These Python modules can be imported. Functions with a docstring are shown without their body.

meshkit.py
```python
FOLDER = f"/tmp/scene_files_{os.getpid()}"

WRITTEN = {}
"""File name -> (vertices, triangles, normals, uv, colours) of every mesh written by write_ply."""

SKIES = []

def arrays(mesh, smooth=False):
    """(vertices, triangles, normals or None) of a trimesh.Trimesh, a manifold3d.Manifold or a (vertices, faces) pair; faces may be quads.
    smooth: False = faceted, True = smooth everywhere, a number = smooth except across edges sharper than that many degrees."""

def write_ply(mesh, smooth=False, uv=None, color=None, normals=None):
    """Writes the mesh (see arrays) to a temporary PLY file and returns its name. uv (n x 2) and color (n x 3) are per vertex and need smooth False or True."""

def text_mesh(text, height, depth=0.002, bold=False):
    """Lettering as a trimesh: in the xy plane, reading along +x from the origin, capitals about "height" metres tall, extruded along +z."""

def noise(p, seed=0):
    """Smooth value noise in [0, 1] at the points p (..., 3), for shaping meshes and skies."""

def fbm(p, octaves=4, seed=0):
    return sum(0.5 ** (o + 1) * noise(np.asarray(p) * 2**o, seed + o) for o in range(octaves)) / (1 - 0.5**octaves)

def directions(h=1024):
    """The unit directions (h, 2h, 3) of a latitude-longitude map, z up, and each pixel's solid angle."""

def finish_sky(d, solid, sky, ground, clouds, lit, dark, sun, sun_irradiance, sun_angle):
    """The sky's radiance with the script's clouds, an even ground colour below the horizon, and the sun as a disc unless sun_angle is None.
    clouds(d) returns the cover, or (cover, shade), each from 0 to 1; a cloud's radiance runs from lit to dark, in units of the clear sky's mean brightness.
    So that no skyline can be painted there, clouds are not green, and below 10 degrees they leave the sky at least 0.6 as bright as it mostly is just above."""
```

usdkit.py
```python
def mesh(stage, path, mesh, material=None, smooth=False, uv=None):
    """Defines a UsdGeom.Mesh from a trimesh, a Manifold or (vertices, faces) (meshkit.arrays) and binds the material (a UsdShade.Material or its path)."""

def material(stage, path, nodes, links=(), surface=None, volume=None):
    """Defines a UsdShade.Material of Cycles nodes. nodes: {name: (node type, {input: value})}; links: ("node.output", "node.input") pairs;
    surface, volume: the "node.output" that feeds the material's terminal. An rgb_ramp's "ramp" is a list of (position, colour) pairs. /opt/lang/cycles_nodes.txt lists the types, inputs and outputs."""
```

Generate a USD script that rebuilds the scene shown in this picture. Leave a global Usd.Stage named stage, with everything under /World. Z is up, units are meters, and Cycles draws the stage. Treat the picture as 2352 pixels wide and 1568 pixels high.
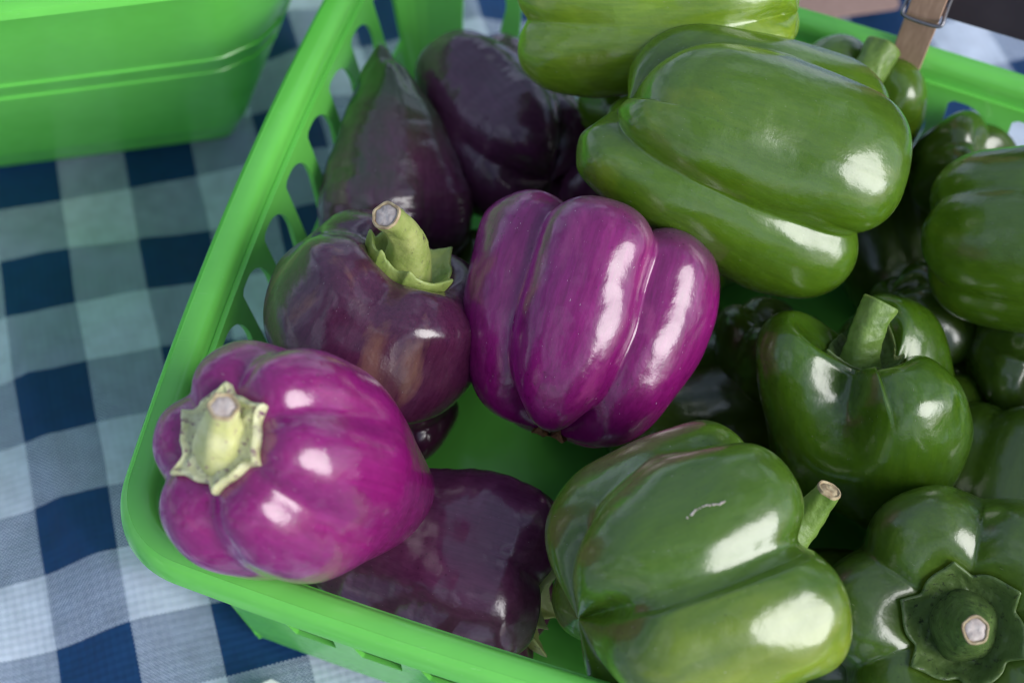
import math, random
import numpy as np, trimesh
from scipy.interpolate import CubicSpline, PchipInterpolator
from shapely.geometry import Polygon, box as sbox
from shapely.ops import unary_union
from pxr import Usd, UsdGeom, UsdLux, UsdShade, Gf, Sdf
import usdkit, meshkit

stage = Usd.Stage.CreateInMemory()
UsdGeom.SetStageUpAxis(stage, UsdGeom.Tokens.z)
UsdGeom.SetStageMetersPerUnit(stage, 1.0)
UsdGeom.Xform.Define(stage, '/World')
UsdGeom.Scope.Define(stage, '/World/Looks')

# ------------------------------------------------------------------ camera, sky, sun
DZ = 0.025
HC, PITCH, ROLL = 0.56 + DZ, math.radians(56), math.radians(3.0)
FPX, CX, CY = 3669.0, 1176.0, 784.0            # lens in units of a 2352 px wide picture
EXPOSURE = 1.27
SUN_DIR = np.array([0.74, -0.48, 0.47]); SUN_DIR /= np.linalg.norm(SUN_DIR)
SUN_I, SUN_ANGLE, SKY_S = 0.40, 42.0, 0.058

fw = np.array([0, math.cos(PITCH), -math.sin(PITCH)])
r0, u0 = np.array([1.0, 0, 0]), np.array([0, math.sin(PITCH), math.cos(PITCH)])
# content turned clockwise by ROLL = camera turned counter-clockwise
RT = math.cos(ROLL) * r0 + math.sin(ROLL) * u0
UP = -math.sin(ROLL) * r0 + math.cos(ROLL) * u0
CAM = np.array([0, 0, HC])
cam = UsdGeom.Camera.Define(stage, '/World/Camera')
cam.CreateHorizontalApertureAttr(36.0)
cam.CreateVerticalApertureAttr(36.0 * 682 / 1024)
cam.CreateFocalLengthAttr(36.0 * FPX / 2352)
cam.CreateFStopAttr(7.1)
cam.CreateFocusDistanceAttr(0.530)
cam.CreateExposureAttr(EXPOSURE)
M = np.eye(4); M[:3, 0], M[:3, 1], M[:3, 2], M[:3, 3] = RT, UP, -fw, CAM
cam.AddTransformOp().Set(Gf.Matrix4d(*M.T.ravel().tolist()))


def at(px, py, z):
    d = fw + RT * (px - CX) / FPX - UP * (py - CY) / FPX
    return CAM + d * (z - HC) / d[2]


def mat(name, nodes, links, surface='p.BSDF'):
    return usdkit.material(stage, '/World/Looks/' + name, nodes, links, surface=surface)


el, az = math.asin(SUN_DIR[2]), math.atan2(SUN_DIR[0], SUN_DIR[1])
sky_m = mat('sky_look', {
    'sky': ('sky_texture', {'sky_type': 'single_scattering', 'sun_disc': False, 'sun_elevation': el, 'sun_rotation': az}),
    'tc': ('texture_coordinate', {}),
    'n': ('noise_texture', {'scale': 3.4, 'detail': 5.0, 'roughness': 0.55}),
    'r': ('rgb_ramp', {'ramp': [(0.0, (0.5, 0.65, 1.0)), (0.45, (0.9, 1.2, 1.8)), (0.56, (6.5, 7.4, 9.4)), (1.0, (10.5, 11.3, 13))]}),
    'mx': ('mix', {'fac': 0.7}),
    'bg': ('background_shader', {'strength': SKY_S})},
    [('tc.generated', 'n.vector'), ('n.fac', 'r.fac'), ('sky.color', 'mx.color1'), ('r.color', 'mx.color2'), ('mx.color', 'bg.color')], surface='bg.background')
dome = UsdLux.DomeLight.Define(stage, '/World/sky')
dome.CreateIntensityAttr(1.0)
UsdShade.MaterialBindingAPI.Apply(dome.GetPrim()).Bind(sky_m)
dome.GetPrim().SetCustomDataByKey('kind', 'structure')
sun = UsdLux.DistantLight.Define(stage, '/World/sun')
sun.CreateNormalizeAttr(True); sun.CreateIntensityAttr(SUN_I); sun.CreateAngleAttr(SUN_ANGLE)
sun.CreateColorAttr(Gf.Vec3f(1.0, 0.985, 0.96))
zz = SUN_DIR; xx = np.cross([0, 0, 1.0], zz); xx /= np.linalg.norm(xx); yy = np.cross(zz, xx)
S = np.eye(4); S[:3, 0], S[:3, 1], S[:3, 2] = xx, yy, zz
sun.AddTransformOp().Set(Gf.Matrix4d(*S.T.ravel().tolist()))

# ------------------------------------------------------------------ helpers
used = {}


def numbered(parent, name):
    k = (parent, name); n = used.get(k, 0); used[k] = n + 1
    return f'{parent}/{name}' + (f'_{n:03d}' if n else '')


def data(prim, **kw):
    for k, v in kw.items():
        if v:
            prim.SetCustomDataByKey(k, v)


def thing(name, label, category, group=None, matrix=None):
    x = UsdGeom.Xform.Define(stage, numbered('/World', name))
    if matrix is not None:
        x.AddTransformOp().Set(Gf.Matrix4d(*np.asarray(matrix).T.ravel().tolist()))
    data(x.GetPrim(), label=label, category=category, group=group)
    return str(x.GetPath())


def part(parent, name, mesh, m, smooth=True, label=None):
    p = usdkit.mesh(stage, numbered(parent, name), mesh, m, smooth=smooth)
    data(p.GetPrim(), label=label)
    return str(p.GetPath())


def grid_faces(nu, nt, closed=True):
    i, j = np.meshgrid(np.arange(nu - 1), np.arange(nt if closed else nt - 1), indexing='ij')
    a = i * nt + j; b = i * nt + (j + 1) % nt; c = (i + 1) * nt + (j + 1) % nt; d = (i + 1) * nt + j
    return np.stack([a, b, c, d], -1).reshape(-1, 4)


# ------------------------------------------------------------------ materials
def plastic(name, col, rough=0.3):
    return mat(name, {
        'tc': ('texture_coordinate', {}),
        'n': ('noise_texture', {'scale': 900.0, 'detail': 2.0}),
        'n2': ('noise_texture', {'scale': 35.0, 'detail': 3.0}),
        'mr': ('map_range', {'from_min': 0.3, 'from_max': 0.7, 'to_min': rough - 0.06, 'to_max': rough + 0.08}),
        'rp': ('rgb_ramp', {'ramp': [(0.3, tuple(c * 0.93 for c in col)), (0.7, col)]}),
        'm3': ('mapping', {'mapping_type': 'point', 'scale': (90, 1300, 1300), 'rotation': (0.2, 0.1, 0.5)}), 'n3': ('noise_texture', {'scale': 1.0, 'detail': 2.0}), 'r3': ('rgb_ramp', {'ramp': [(0.68, (0, 0, 0)), (0.73, (1, 1, 1))]}), 'n4': ('noise_texture', {'scale': 22.0, 'detail': 3.0}), 'r4': ('rgb_ramp', {'ramp': [(0.45, (0, 0, 0)), (0.65, (0.22, 0.22, 0.22))]}), 'sm': ('mix', {'mix_type': 'multiply', 'fac': 1.0}), 'sc': ('mix', {'color2': tuple(min(1, c * 0.5 + 0.4) for c in col)}),
        'b2': ('bump', {'strength': 0.35, 'distance': 0.0012}),
        'b': ('bump', {'strength': 0.06, 'distance': 0.0004}),
        'p': ('principled_bsdf', {'subsurface_weight': 0.12, 'subsurface_scale': 0.004, 'subsurface_radius': (0.4, 1.0, 0.4)}),
    }, [('tc.object', 'n.vector'), ('tc.object', 'n2.vector'), ('n2.fac', 'mr.value'), ('mr.result', 'p.roughness'), ('n2.fac', 'rp.fac'), ('rp.color', 'sc.color1'), ('tc.object', 'm3.vector'), ('m3.vector', 'n3.vector'), ('n3.fac', 'r3.fac'), ('r3.color', 'sm.color1'), ('tc.object', 'n4.vector'), ('n4.fac', 'r4.fac'), ('r4.color', 'sm.color2'), ('sm.color', 'sc.fac'), ('sc.color', 'p.base_color'), ('n2.fac', 'b2.height'), ('b2.normal', 'b.normal'),
        ('n.fac', 'b.height'), ('b.normal', 'p.normal')])


GREEN_PLASTIC = plastic('green_plastic', (0.155, 0.63, 0.09), 0.18)
GREEN_PLASTIC_B = plastic('green_plastic_second', (0.155, 0.63, 0.09), 0.2)
WOOD = mat('clothespin_wood', {
    'tc': ('texture_coordinate', {}), 'mp': ('mapping', {'mapping_type': 'point', 'scale': (900, 900, 60)}),
    'n': ('noise_texture', {'scale': 1.0, 'detail': 4.0}), 'r': ('rgb_ramp', {'ramp': [(0.25, (0.38, 0.23, 0.165)), (0.75, (0.52, 0.34, 0.255))]}),
    'b': ('bump', {'strength': 0.2, 'distance': 0.0003}), 'p': ('principled_bsdf', {'roughness': 0.7})},
    [('tc.object', 'mp.vector'), ('mp.vector', 'n.vector'), ('n.fac', 'r.fac'), ('r.color', 'p.base_color'), ('n.fac', 'b.height'), ('b.normal', 'p.normal')])
STEEL = mat('spring_steel', {'p': ('principled_bsdf', {'base_color': (0.22, 0.22, 0.24), 'metallic': 0.9, 'roughness': 0.35})}, [])
CHALK = mat('dark_board', {
    'tc': ('texture_coordinate', {}), 'n': ('noise_texture', {'scale': 60.0, 'detail': 5.0}), 'r': ('rgb_ramp', {'ramp': [(0.3, (0.028, 0.022, 0.034)), (0.75, (0.045, 0.036, 0.05))]}),
    'p': ('principled_bsdf', {'roughness': 0.75})}, [('tc.object', 'n.vector'), ('n.fac', 'r.fac'), ('r.color', 'p.base_color')])
KRAFT = mat('kraft_card', {
    'tc': ('texture_coordinate', {}), 'n': ('noise_texture', {'scale': 500.0, 'detail': 4.0}), 'r': ('rgb_ramp', {'ramp': [(0.3, (0.30, 0.19, 0.165)), (0.7, (0.36, 0.235, 0.20))]}),
    'p': ('principled_bsdf', {'roughness': 0.85})}, [('tc.object', 'n.vector'), ('n.fac', 'r.fac'), ('r.color', 'p.base_color')])
WHITE = mat('white_card', {'p': ('principled_bsdf', {'base_color': (0.82, 0.82, 0.82), 'roughness': 0.55})}, [])

# gingham: two sets of stripes, woven thread over thread
CHECK, CLOTH_YAW, PITCHW = 0.0313, math.radians(18.5), 0.00165
c0 = at(119.5, 496, 0)
ph = 0.0
GING = mat('gingham', {
    'tc': ('texture_coordinate', {}),
    'wn': ('noise_texture', {'scale': 9.0, 'detail': 2.0}),
    'ws': ('vector_math', {'math_type': 'scale', 'scale': 0.006}),
    'wa': ('vector_math', {'math_type': 'add'}),
    'mp': ('mapping', {'mapping_type': 'texture', 'location': tuple(c0), 'rotation': (0, 0, CLOTH_YAW), 'scale': (1, 1, 1)}),
    'sx': ('separate_xyz', {}),
    # stripe masks: 1 = blue
    'ux': ('math', {'math_type': 'multiply', 'value2': 1 / (2 * CHECK)}), 'uf': ('math', {'math_type': 'fraction'}), 'um': ('math', {'math_type': 'greater_than', 'value2': 0.5}),
    'vx': ('math', {'math_type': 'multiply', 'value2': 1 / (2 * CHECK)}), 'vf': ('math', {'math_type': 'fraction'}), 'vm': ('math', {'math_type': 'less_than', 'value2': 0.5}),
    'off': ('vector_math', {'math_type': 'add', 'vector2': (6.0, 6.0, 0.0)}),
    # weave
    'wv': ('vector_math', {'math_type': 'scale', 'scale': 1.0 / PITCHW}), 'ck': ('checker_texture', {'scale': 1.0, 'color1': (1, 1, 1), 'color2': (0, 0, 0)}),
    'ckz': ('vector_math', {'math_type': 'multiply', 'vector2': (2.0, 2.0, 0.0)}), 'cko': ('vector_math', {'math_type': 'add', 'vector2': (0.0, 0.0, 0.5)}),
    'pick': ('mix', {}), 'col': ('mix', {'color1': (0.53, 0.60, 0.73), 'color2': (0.002, 0.042, 0.140)}),
    'fn': ('noise_texture', {'scale': 140.0, 'detail': 4.0}), 'fr': ('rgb_ramp', {'ramp': [(0.3, (0.86, 0.86, 0.86)), (0.7, (1.06, 1.06, 1.06))]}),
    'fm': ('mix', {'mix_type': 'multiply', 'fac': 1.0}),
    'bx': ('wave_texture', {'scale': 1.0 / PITCHW / 3.14159 * 0.5, 'bands_direction': 'x'}), 'by': ('wave_texture', {'scale': 1.0 / PITCHW / 3.14159 * 0.5, 'bands_direction': 'y'}),
    'bs': ('math', {'math_type': 'add'}), 'b': ('bump', {'strength': 0.25, 'distance': 0.0004}),
    'p': ('principled_bsdf', {'roughness': 0.62, 'specular_ior_level': 0.35, 'sheen_weight': 0.05})},
    [('tc.object', 'wn.vector'), ('wn.color', 'ws.vector1'), ('tc.object', 'wa.vector1'), ('ws.vector', 'wa.vector2'),
     ('wa.vector', 'mp.vector'), ('mp.vector', 'off.vector1'), ('off.vector', 'sx.vector'),
     ('sx.x', 'ux.value1'), ('ux.value', 'uf.value1'), ('uf.value', 'um.value1'), ('sx.y', 'vx.value1'), ('vx.value', 'vf.value1'), ('vf.value', 'vm.value1'),
     ('off.vector', 'wv.vector1'), ('wv.vector', 'ckz.vector1'), ('ckz.vector', 'cko.vector1'), ('cko.vector', 'ck.vector'),
     ('ck.fac', 'pick.fac'), ('um.value', 'pick.color1'), ('vm.value', 'pick.color2'), ('pick.color', 'col.fac'),
     ('tc.object', 'fn.vector'), ('fn.fac', 'fr.fac'), ('col.color', 'fm.color1'), ('fr.color', 'fm.color2'), ('fm.color', 'p.base_color'),
     ('off.vector', 'bx.vector'), ('off.vector', 'by.vector'), ('bx.fac', 'bs.value1'), ('by.fac', 'bs.value2'), ('bs.value', 'b.height'), ('b.normal', 'p.normal')])


def pepper_skin(name, a, b, c=None, patch=0.5, d=None, ddir=(0, 0, 1), dpos=0.0, dsoft=0.01, streak=600, rough=0.23, speck=0.5, seed=0.0, scuff=0.15):
    """a, b: streaked along the fruit; c: large patches of another pigment; d: a side that ripened otherwise."""
    n = {'tc': ('texture_coordinate', {}),
         'sh': ('vector_math', {'math_type': 'add', 'vector2': (seed, seed * 1.7, seed * 0.6)}),
         'm1': ('mapping', {'mapping_type': 'point', 'scale': (streak, streak, streak * 0.10)}),
         'n1': ('noise_texture', {'scale': 1.0, 'detail': 4.0, 'roughness': 0.6, 'distortion': 0.6}),
         'r1': ('rgb_ramp', {'ramp': [(0.15, a), (0.85, b)]}),
         'm0': ('mapping', {'mapping_type': 'point', 'scale': (75, 75, 22)}),
         'n0': ('noise_texture', {'scale': 1.0, 'detail': 3.0, 'distortion': 0.8}),
         'r0': ('rgb_ramp', {'ramp': [(0.3, (0.87, 0.87, 0.87)), (0.72, (1.09, 1.09, 1.09))]}),
         'mt': ('mix', {'mix_type': 'multiply', 'fac': 1.0}),
         'vo': ('voronoi_texture', {'scale': 420.0}), 'vr': ('rgb_ramp', {'ramp': [(0.10, (1, 1, 1)), (0.22, (0, 0, 0))]}),
         'vg': ('noise_texture', {'scale': 45.0, 'detail': 2.0}), 'vgr': ('rgb_ramp', {'ramp': [(0.50, (0, 0, 0)), (0.70, (speck, speck, speck))]}),
         'vm': ('mix', {'mix_type': 'multiply', 'fac': 1.0}), 'dk': ('mix', {'color2': tuple(x * 0.25 for x in a)}),
         'm3': ('mapping', {'mapping_type': 'point', 'scale': (260, 1500, 700), 'rotation': (0.5, 0.3, 0.7)}),
         'n3': ('noise_texture', {'scale': 1.0, 'detail': 1.0}), 'r3': ('rgb_ramp', {'ramp': [(0.75, (0, 0, 0)), (0.80, (1, 1, 1))]}),
         'sm': ('mix', {'mix_type': 'multiply', 'fac': 1.0}), 'sl': ('mix', {'color2': (0.55, 0.50, 0.52)}),
         'nb': ('noise_texture', {'scale': 70.0, 'detail': 2.0}), 'nb2': ('noise_texture', {'scale': 900.0, 'detail': 2.0}), 'ad': ('math', {'math_type': 'multiply_add', 'value2': 0.06}),
         'bp': ('bump', {'strength': 0.30, 'distance': 0.0026}),
         'rn': ('noise_texture', {'scale': 60.0, 'detail': 5.0, 'roughness': 0.65}), 'rr': ('map_range', {'from_min': 0.35, 'from_max': 0.65, 'to_min': rough - 0.05, 'to_max': rough + 0.10}),
         'p': ('principled_bsdf', {'specular_ior_level': 0.5, 'coat_weight': 0.7, 'coat_roughness': 0.16, 'subsurface_weight': 0.10, 'subsurface_scale': 0.003, 'subsurface_radius': (1.0, 0.6, 0.5)})}
    l = [('tc.object', 'sh.vector1'), ('sh.vector', 'm1.vector'), ('m1.vector', 'n1.vector'), ('n1.fac', 'r1.fac'), ('sh.vector', 'm0.vector'), ('m0.vector', 'n0.vector'), ('n0.fac', 'r0.fac'),
         ('r1.color', 'mt.color1'), ('r0.color', 'mt.color2'), ('sh.vector', 'vo.vector'), ('vo.distance', 'vr.fac'), ('sh.vector', 'vg.vector'), ('vg.fac', 'vgr.fac'), ('vr.color', 'vm.color1'), ('vgr.color', 'vm.color2'),
         ('sh.vector', 'nb.vector'), ('sh.vector', 'nb2.vector'), ('nb2.fac', 'ad.value1'), ('nb.fac', 'ad.value3'), ('ad.value', 'bp.height'), ('bp.normal', 'p.normal'), ('bp.normal', 'p.coat_normal'),
         ('sh.vector', 'rn.vector'), ('rn.fac', 'rr.value'), ('rr.result', 'p.roughness'), ('sh.vector', 'm3.vector'), ('m3.vector', 'n3.vector'), ('n3.fac', 'r3.fac'), ('r3.color', 'sm.color1')]
    last = 'mt.color'
    if c is not None:
        n['m2'] = ('mapping', {'mapping_type': 'point', 'scale': (46, 46, 14)})
        n['n2'] = ('noise_texture', {'scale': 1.0, 'detail': 5.0, 'roughness': 0.6, 'distortion': 0.5})
        n['r2'] = ('rgb_ramp', {'ramp': [(1 - patch - 0.10, (0, 0, 0)), (1 - patch + 0.12, (1, 1, 1))]})
        n['mc'] = ('mix', {'color2': c})
        l += [('sh.vector', 'm2.vector'), ('m2.vector', 'n2.vector'), ('n2.fac', 'r2.fac'), ('r2.color', 'mc.fac'), (last, 'mc.color1')]
        last = 'mc.color'
    if d is not None:
        n['dd'] = ('vector_math', {'math_type': 'dot_product', 'vector2': tuple(np.asarray(ddir, float) / np.linalg.norm(ddir))})
        n['dn'] = ('math', {'math_type': 'multiply_add', 'value2': dsoft * 2.0})
        n['dm'] = ('map_range', {'from_min': dpos - dsoft + dsoft, 'from_max': dpos + dsoft + dsoft, 'to_min': 0.0, 'to_max': 1.0, 'clamp': True})
        n['md'] = ('mix', {'color2': d})
        l += [('tc.object', 'dd.vector1'), ('n0.fac', 'dn.value1'), ('dd.value', 'dn.value3'), ('dn.value', 'dm.value'), ('dm.result', 'md.fac'), (last, 'md.color1')]
        last = 'md.color'
    n['sm'][1]['color2'] = (scuff,) * 3
    l += [(last, 'dk.color1'), ('vm.color', 'dk.fac'), ('dk.color', 'sl.color1'), ('sm.color', 'sl.fac'), ('sl.color', 'p.base_color')]
    return mat(name, n, l)


def stem_skin(name, a, b, stain, amount, seed=0.0):
    return mat(name, {
        'tc': ('texture_coordinate', {}), 'sh': ('vector_math', {'math_type': 'add', 'vector2': (seed, seed, seed)}),
        'n1': ('noise_texture', {'scale': 130.0, 'detail': 4.0}), 'r1': ('rgb_ramp', {'ramp': [(0.3, a), (0.7, b)]}),
        'm2': ('mapping', {'mapping_type': 'point', 'scale': (520, 520, 260)}), 'n2': ('noise_texture', {'scale': 1.0, 'detail': 5.0, 'roughness': 0.7}),
        'r2': ('rgb_ramp', {'ramp': [(1 - amount - 0.03, (0, 0, 0)), (1 - amount + 0.06, (1, 1, 1))]}), 'mx': ('mix', {'color2': stain}),
        'n3': ('noise_texture', {'scale': 600.0, 'detail': 4.0}), 'b': ('bump', {'strength': 0.5, 'distance': 0.0006}),
        'p': ('principled_bsdf', {'roughness': 0.45, 'subsurface_weight': 0.15, 'subsurface_scale': 0.003, 'subsurface_radius': (0.8, 1, 0.3)})},
        [('tc.object', 'sh.vector1'), ('sh.vector', 'n1.vector'), ('n1.fac', 'r1.fac'), ('sh.vector', 'm2.vector'), ('m2.vector', 'n2.vector'), ('n2.fac', 'r2.fac'), ('r1.color', 'mx.color1'), ('r2.color', 'mx.fac'),
         ('mx.color', 'p.base_color'), ('sh.vector', 'n3.vector'), ('n3.fac', 'b.height'), ('b.normal', 'p.normal')])


def plain(name, a, b, scale=500.0, rough=0.7):
    return mat(name, {'tc': ('texture_coordinate', {}), 'n': ('noise_texture', {'scale': scale, 'detail': 4.0}), 'r': ('rgb_ramp', {'ramp': [(0.3, a), (0.7, b)]}),
                      'bp': ('bump', {'strength': 0.5, 'distance': 0.0005}), 'p': ('principled_bsdf', {'roughness': rough})},
               [('tc.object', 'n.vector'), ('n.fac', 'r.fac'), ('r.color', 'p.base_color'), ('n.fac', 'bp.height'), ('bp.normal', 'p.normal')])


CUT = plain('stem_cut', (0.40, 0.33, 0.30), (0.58, 0.52, 0.48))
CUT_RIM = plain('stem_cut_rim', (0.30, 0.21, 0.12), (0.48, 0.40, 0.24))
SCAR = plain('blossom_scar', (0.12, 0.055, 0.02), (0.36, 0.20, 0.09), 700.0)

# ------------------------------------------------------------------ table and cloth
H = 0.100 + DZ

# basket plan: rim outline through points of its top edge
def bulged(corners, bulge, radius, per=60):
    """Closed outline: a quadrilateral whose sides bow outward, corners rounded."""
    pts = []
    c = [np.array(p, float) for p in corners]
    n = len(c)
    for i in range(n):
        a, b = c[i], c[(i + 1) % n]
        d = b - a; nrm = np.array([d[1], -d[0]]) / np.linalg.norm(d)
        for t in np.linspace(0, 1, per, endpoint=False):
            pts.append(a + d * t + nrm * bulge * 4 * t * (1 - t))
    p = Polygon(pts).buffer(-radius, quad_segs=24).buffer(radius, quad_segs=24)
    ring = np.array(p.exterior.coords)[:-1]
    if Polygon(ring).exterior.is_ccw is False:
        ring = ring[::-1]
    return ring


def resample(ring, n):
    q = np.vstack([ring, ring[:1]]); s = np.r_[0, np.cumsum(np.linalg.norm(np.diff(q, axis=0), axis=1))]
    t = np.linspace(0, s[-1], n, endpoint=False)
    return np.stack([np.interp(t, s, q[:, k]) for k in (0, 1)], 1), s[-1]


class Plan:
    """Outline as a function of arc length, with outward normals."""
    def __init__(self, ring, n=1600):
        self.p, self.len = resample(ring, n)
        d = np.roll(self.p, -3, 0) - np.roll(self.p, 3, 0)
        self.n = np.stack([d[:, 1], -d[:, 0]], 1) / np.linalg.norm(d, axis=1)[:, None]
        self.k = n

    def at(self, s, off):
        i = (np.asarray(s) / self.len * self.k) % self.k
        i0 = np.floor(i).astype(int) % self.k; i1 = (i0 + 1) % self.k; f = (i - np.floor(i))[..., None]
        return self.p[i0] * (1 - f) + self.p[i1] * f + (self.n[i0] * (1 - f) + self.n[i1] * f) * np.asarray(off)[..., None]


def sweep(plan, profile, n=520):
    """Closed profile of (outward offset, height) carried round the plan."""
    s = np.linspace(0, plan.len, n, endpoint=False)
    V = np.concatenate([np.c_[plan.at(s, np.full(n, o)), np.full(n, z)] for o, z in profile]).reshape(len(profile), n, 3)
    m = len(profile)
    i, j = np.meshgrid(np.arange(m), np.arange(n), indexing='ij')
    a = i * n + j; b = i * n + (j + 1) % n; c = ((i + 1) % m) * n + (j + 1) % n; d = ((i + 1) % m) * n + j
    return V.reshape(-1, 3), np.stack([a, b, c, d], -1).reshape(-1, 4)


def rounded_profile(pts, r=0.0006, n=4):
    """Rounds the corners of a closed profile a little."""
    p = Polygon(pts)
    q = p.buffer(-r * 0.9, quad_segs=n).buffer(r * 0.9, quad_segs=n)
    return np.array(q.exterior.coords)[:-1]


# corner points measured on the rim's outer edge, in metres on the plane of the rim
NL = at(224, 1248, H)[:2]; 
NR = NL + np.array([0.36 * math.cos(math.radians(-13.6)), 0.37 * math.sin(math.radians(-13.6))])
FL = NL + 0.318 * np.array([math.sin(math.radians(11.0)), math.cos(math.radians(11.0))])
FR = NR + 0.285 * np.array([math.sin(math.radians(16.0)), math.cos(math.radians(16.0))])
print('basket', NL, NR, FR, FL)
RIM = Plan(bulged([NL, NR, FR, FL], 0.008, 0.032))
BASK = Plan(bulged([NL, NR, FR, FL], 0.008, 0.032))


def smoothstep(a, b, x):
    t = np.clip((x - a) / (b - a), 0, 1); return t * t * (3 - 2 * t)


# the second basket
B2H = 0.155
B2c = at(541, 322, 0)[:2]                       # near right corner of its base
b2a = math.radians(13.0)
ex, ey = np.array([math.cos(b2a), math.sin(b2a)]), np.array([-math.sin(b2a), math.cos(b2a)])
B2 = Plan(bulged([B2c - ex * 0.30, B2c, B2c + ey * 0.22, B2c - ex * 0.30 + ey * 0.22], 0.002, 0.006))

# cloth sheet
xs = np.linspace(-0.75, 0.75, 420); ys = np.linspace(-0.25, 1.35, 440)
gx, gy = np.meshgrid(xs, ys, indexing='ij')
P3 = np.stack([gx, gy, 0 * gx], -1)
from shapely import contains_xy, distance as sdist, points as spoints
foot = unary_union([Polygon(BASK.at(np.linspace(0, BASK.len, 200), np.full(200, -0.028))), Polygon(B2.p)])
dd = sdist(spoints(gx.ravel(), gy.ravel()), foot).reshape(gx.shape)
rid = 1 - np.abs(2 * meshkit.noise(P3 * np.array([9, 5, 1]) + gy[..., None] * 2 + 1.7, 21) - 1)
wave = 0.0045 * rid ** 6 + (meshkit.fbm(P3 * np.array([14, 9, 1]) + 3.1, 4, 5) - 0.5) * 0.018 + 0.004 * np.sin(gx * 46 + gy * 24 + 2.2 * meshkit.noise(P3 * 7, 9))
zc = wave * smoothstep(0.0, 0.05, dd)
V = np.stack([gx, gy, zc], -1).reshape(-1, 3)
cl = usdkit.mesh(stage, '/World/tablecloth', (V, grid_faces(len(xs), len(ys), False)), GING, smooth=True)
data(cl.GetPrim(), label='blue and white gingham tablecloth spread under both green baskets', category='tablecloth')
tb = usdkit.mesh(stage, '/World/table_top', trimesh.creation.box((1.48, 1.58, 0.02), trimesh.transformations.translation_matrix((0, 0.55, -0.035))), WOOD)
data(tb.GetPrim(), kind='structure')

# ------------------------------------------------------------------ the basket
bk = thing('plastic_basket', 'bright green plastic basket with slotted sides, filled with purple and green bell peppers', 'basket')
prof = [(-0.0022, H - 0.012), (-0.0020, H - 0.0055), (-0.0009, H - 0.0022), (0.0012, H - 0.0004), (0.0042, H + 0.0004), (0.0078, H + 0.0001), (0.0086, H - 0.0002), (0.0090, H + 0.0000), (0.0094, H - 0.0003), (0.0097, H - 0.0008), (0.0106, H - 0.0013), (0.0120, H - 0.0034), (0.0128, H - 0.0064), (0.0133, H - 0.0105), (0.0131, H - 0.0112),
        (0.0121, H - 0.0112), (0.0116, H - 0.0064), (0.0104, H - 0.0038), (0.0078, H - 0.0016), (0.0040, H - 0.0013), (0.0012, H - 0.0026), (0.0004, H - 0.0060), (0.0002, H - 0.012)]
prof = [((o - 0.0133) * 0.80, H - (H - z) * (0.85 if z > H - 0.0119 else 1.0)) for o, z in prof]
part(bk, 'rim', sweep(RIM, prof), GREEN_PLASTIC, smooth=50)
TAPER, ZB = 0.185, 0.006


def wall_off(h):                                # inward lean of the wall, rim outer edge = 0
    return -0.0133 * 0.80 - 0.0004 - (H - h) * TAPER


def hole(s0, h0, w, hh, flip=False, r=0.45):
    """Slot with one straight side and one shoulder cut as a quarter ellipse."""
    t = np.linspace(0, math.pi / 2, 12)
    arc = np.c_[w * 0.28 + w * 0.72 * np.sin(t), hh * (1 - r) + hh * r * np.cos(t)]
    p = np.vstack([[0.08 * w, 0], [0, hh * 0.96], [w * 0.1, hh], arc, [w * 0.86, 0.0]])
    if flip:
        p[:, 1] = hh - p[:, 1]
    q = Polygon(p + [s0, h0]).buffer(-0.0008).buffer(0.0008, quad_segs=4)
    return q


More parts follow.
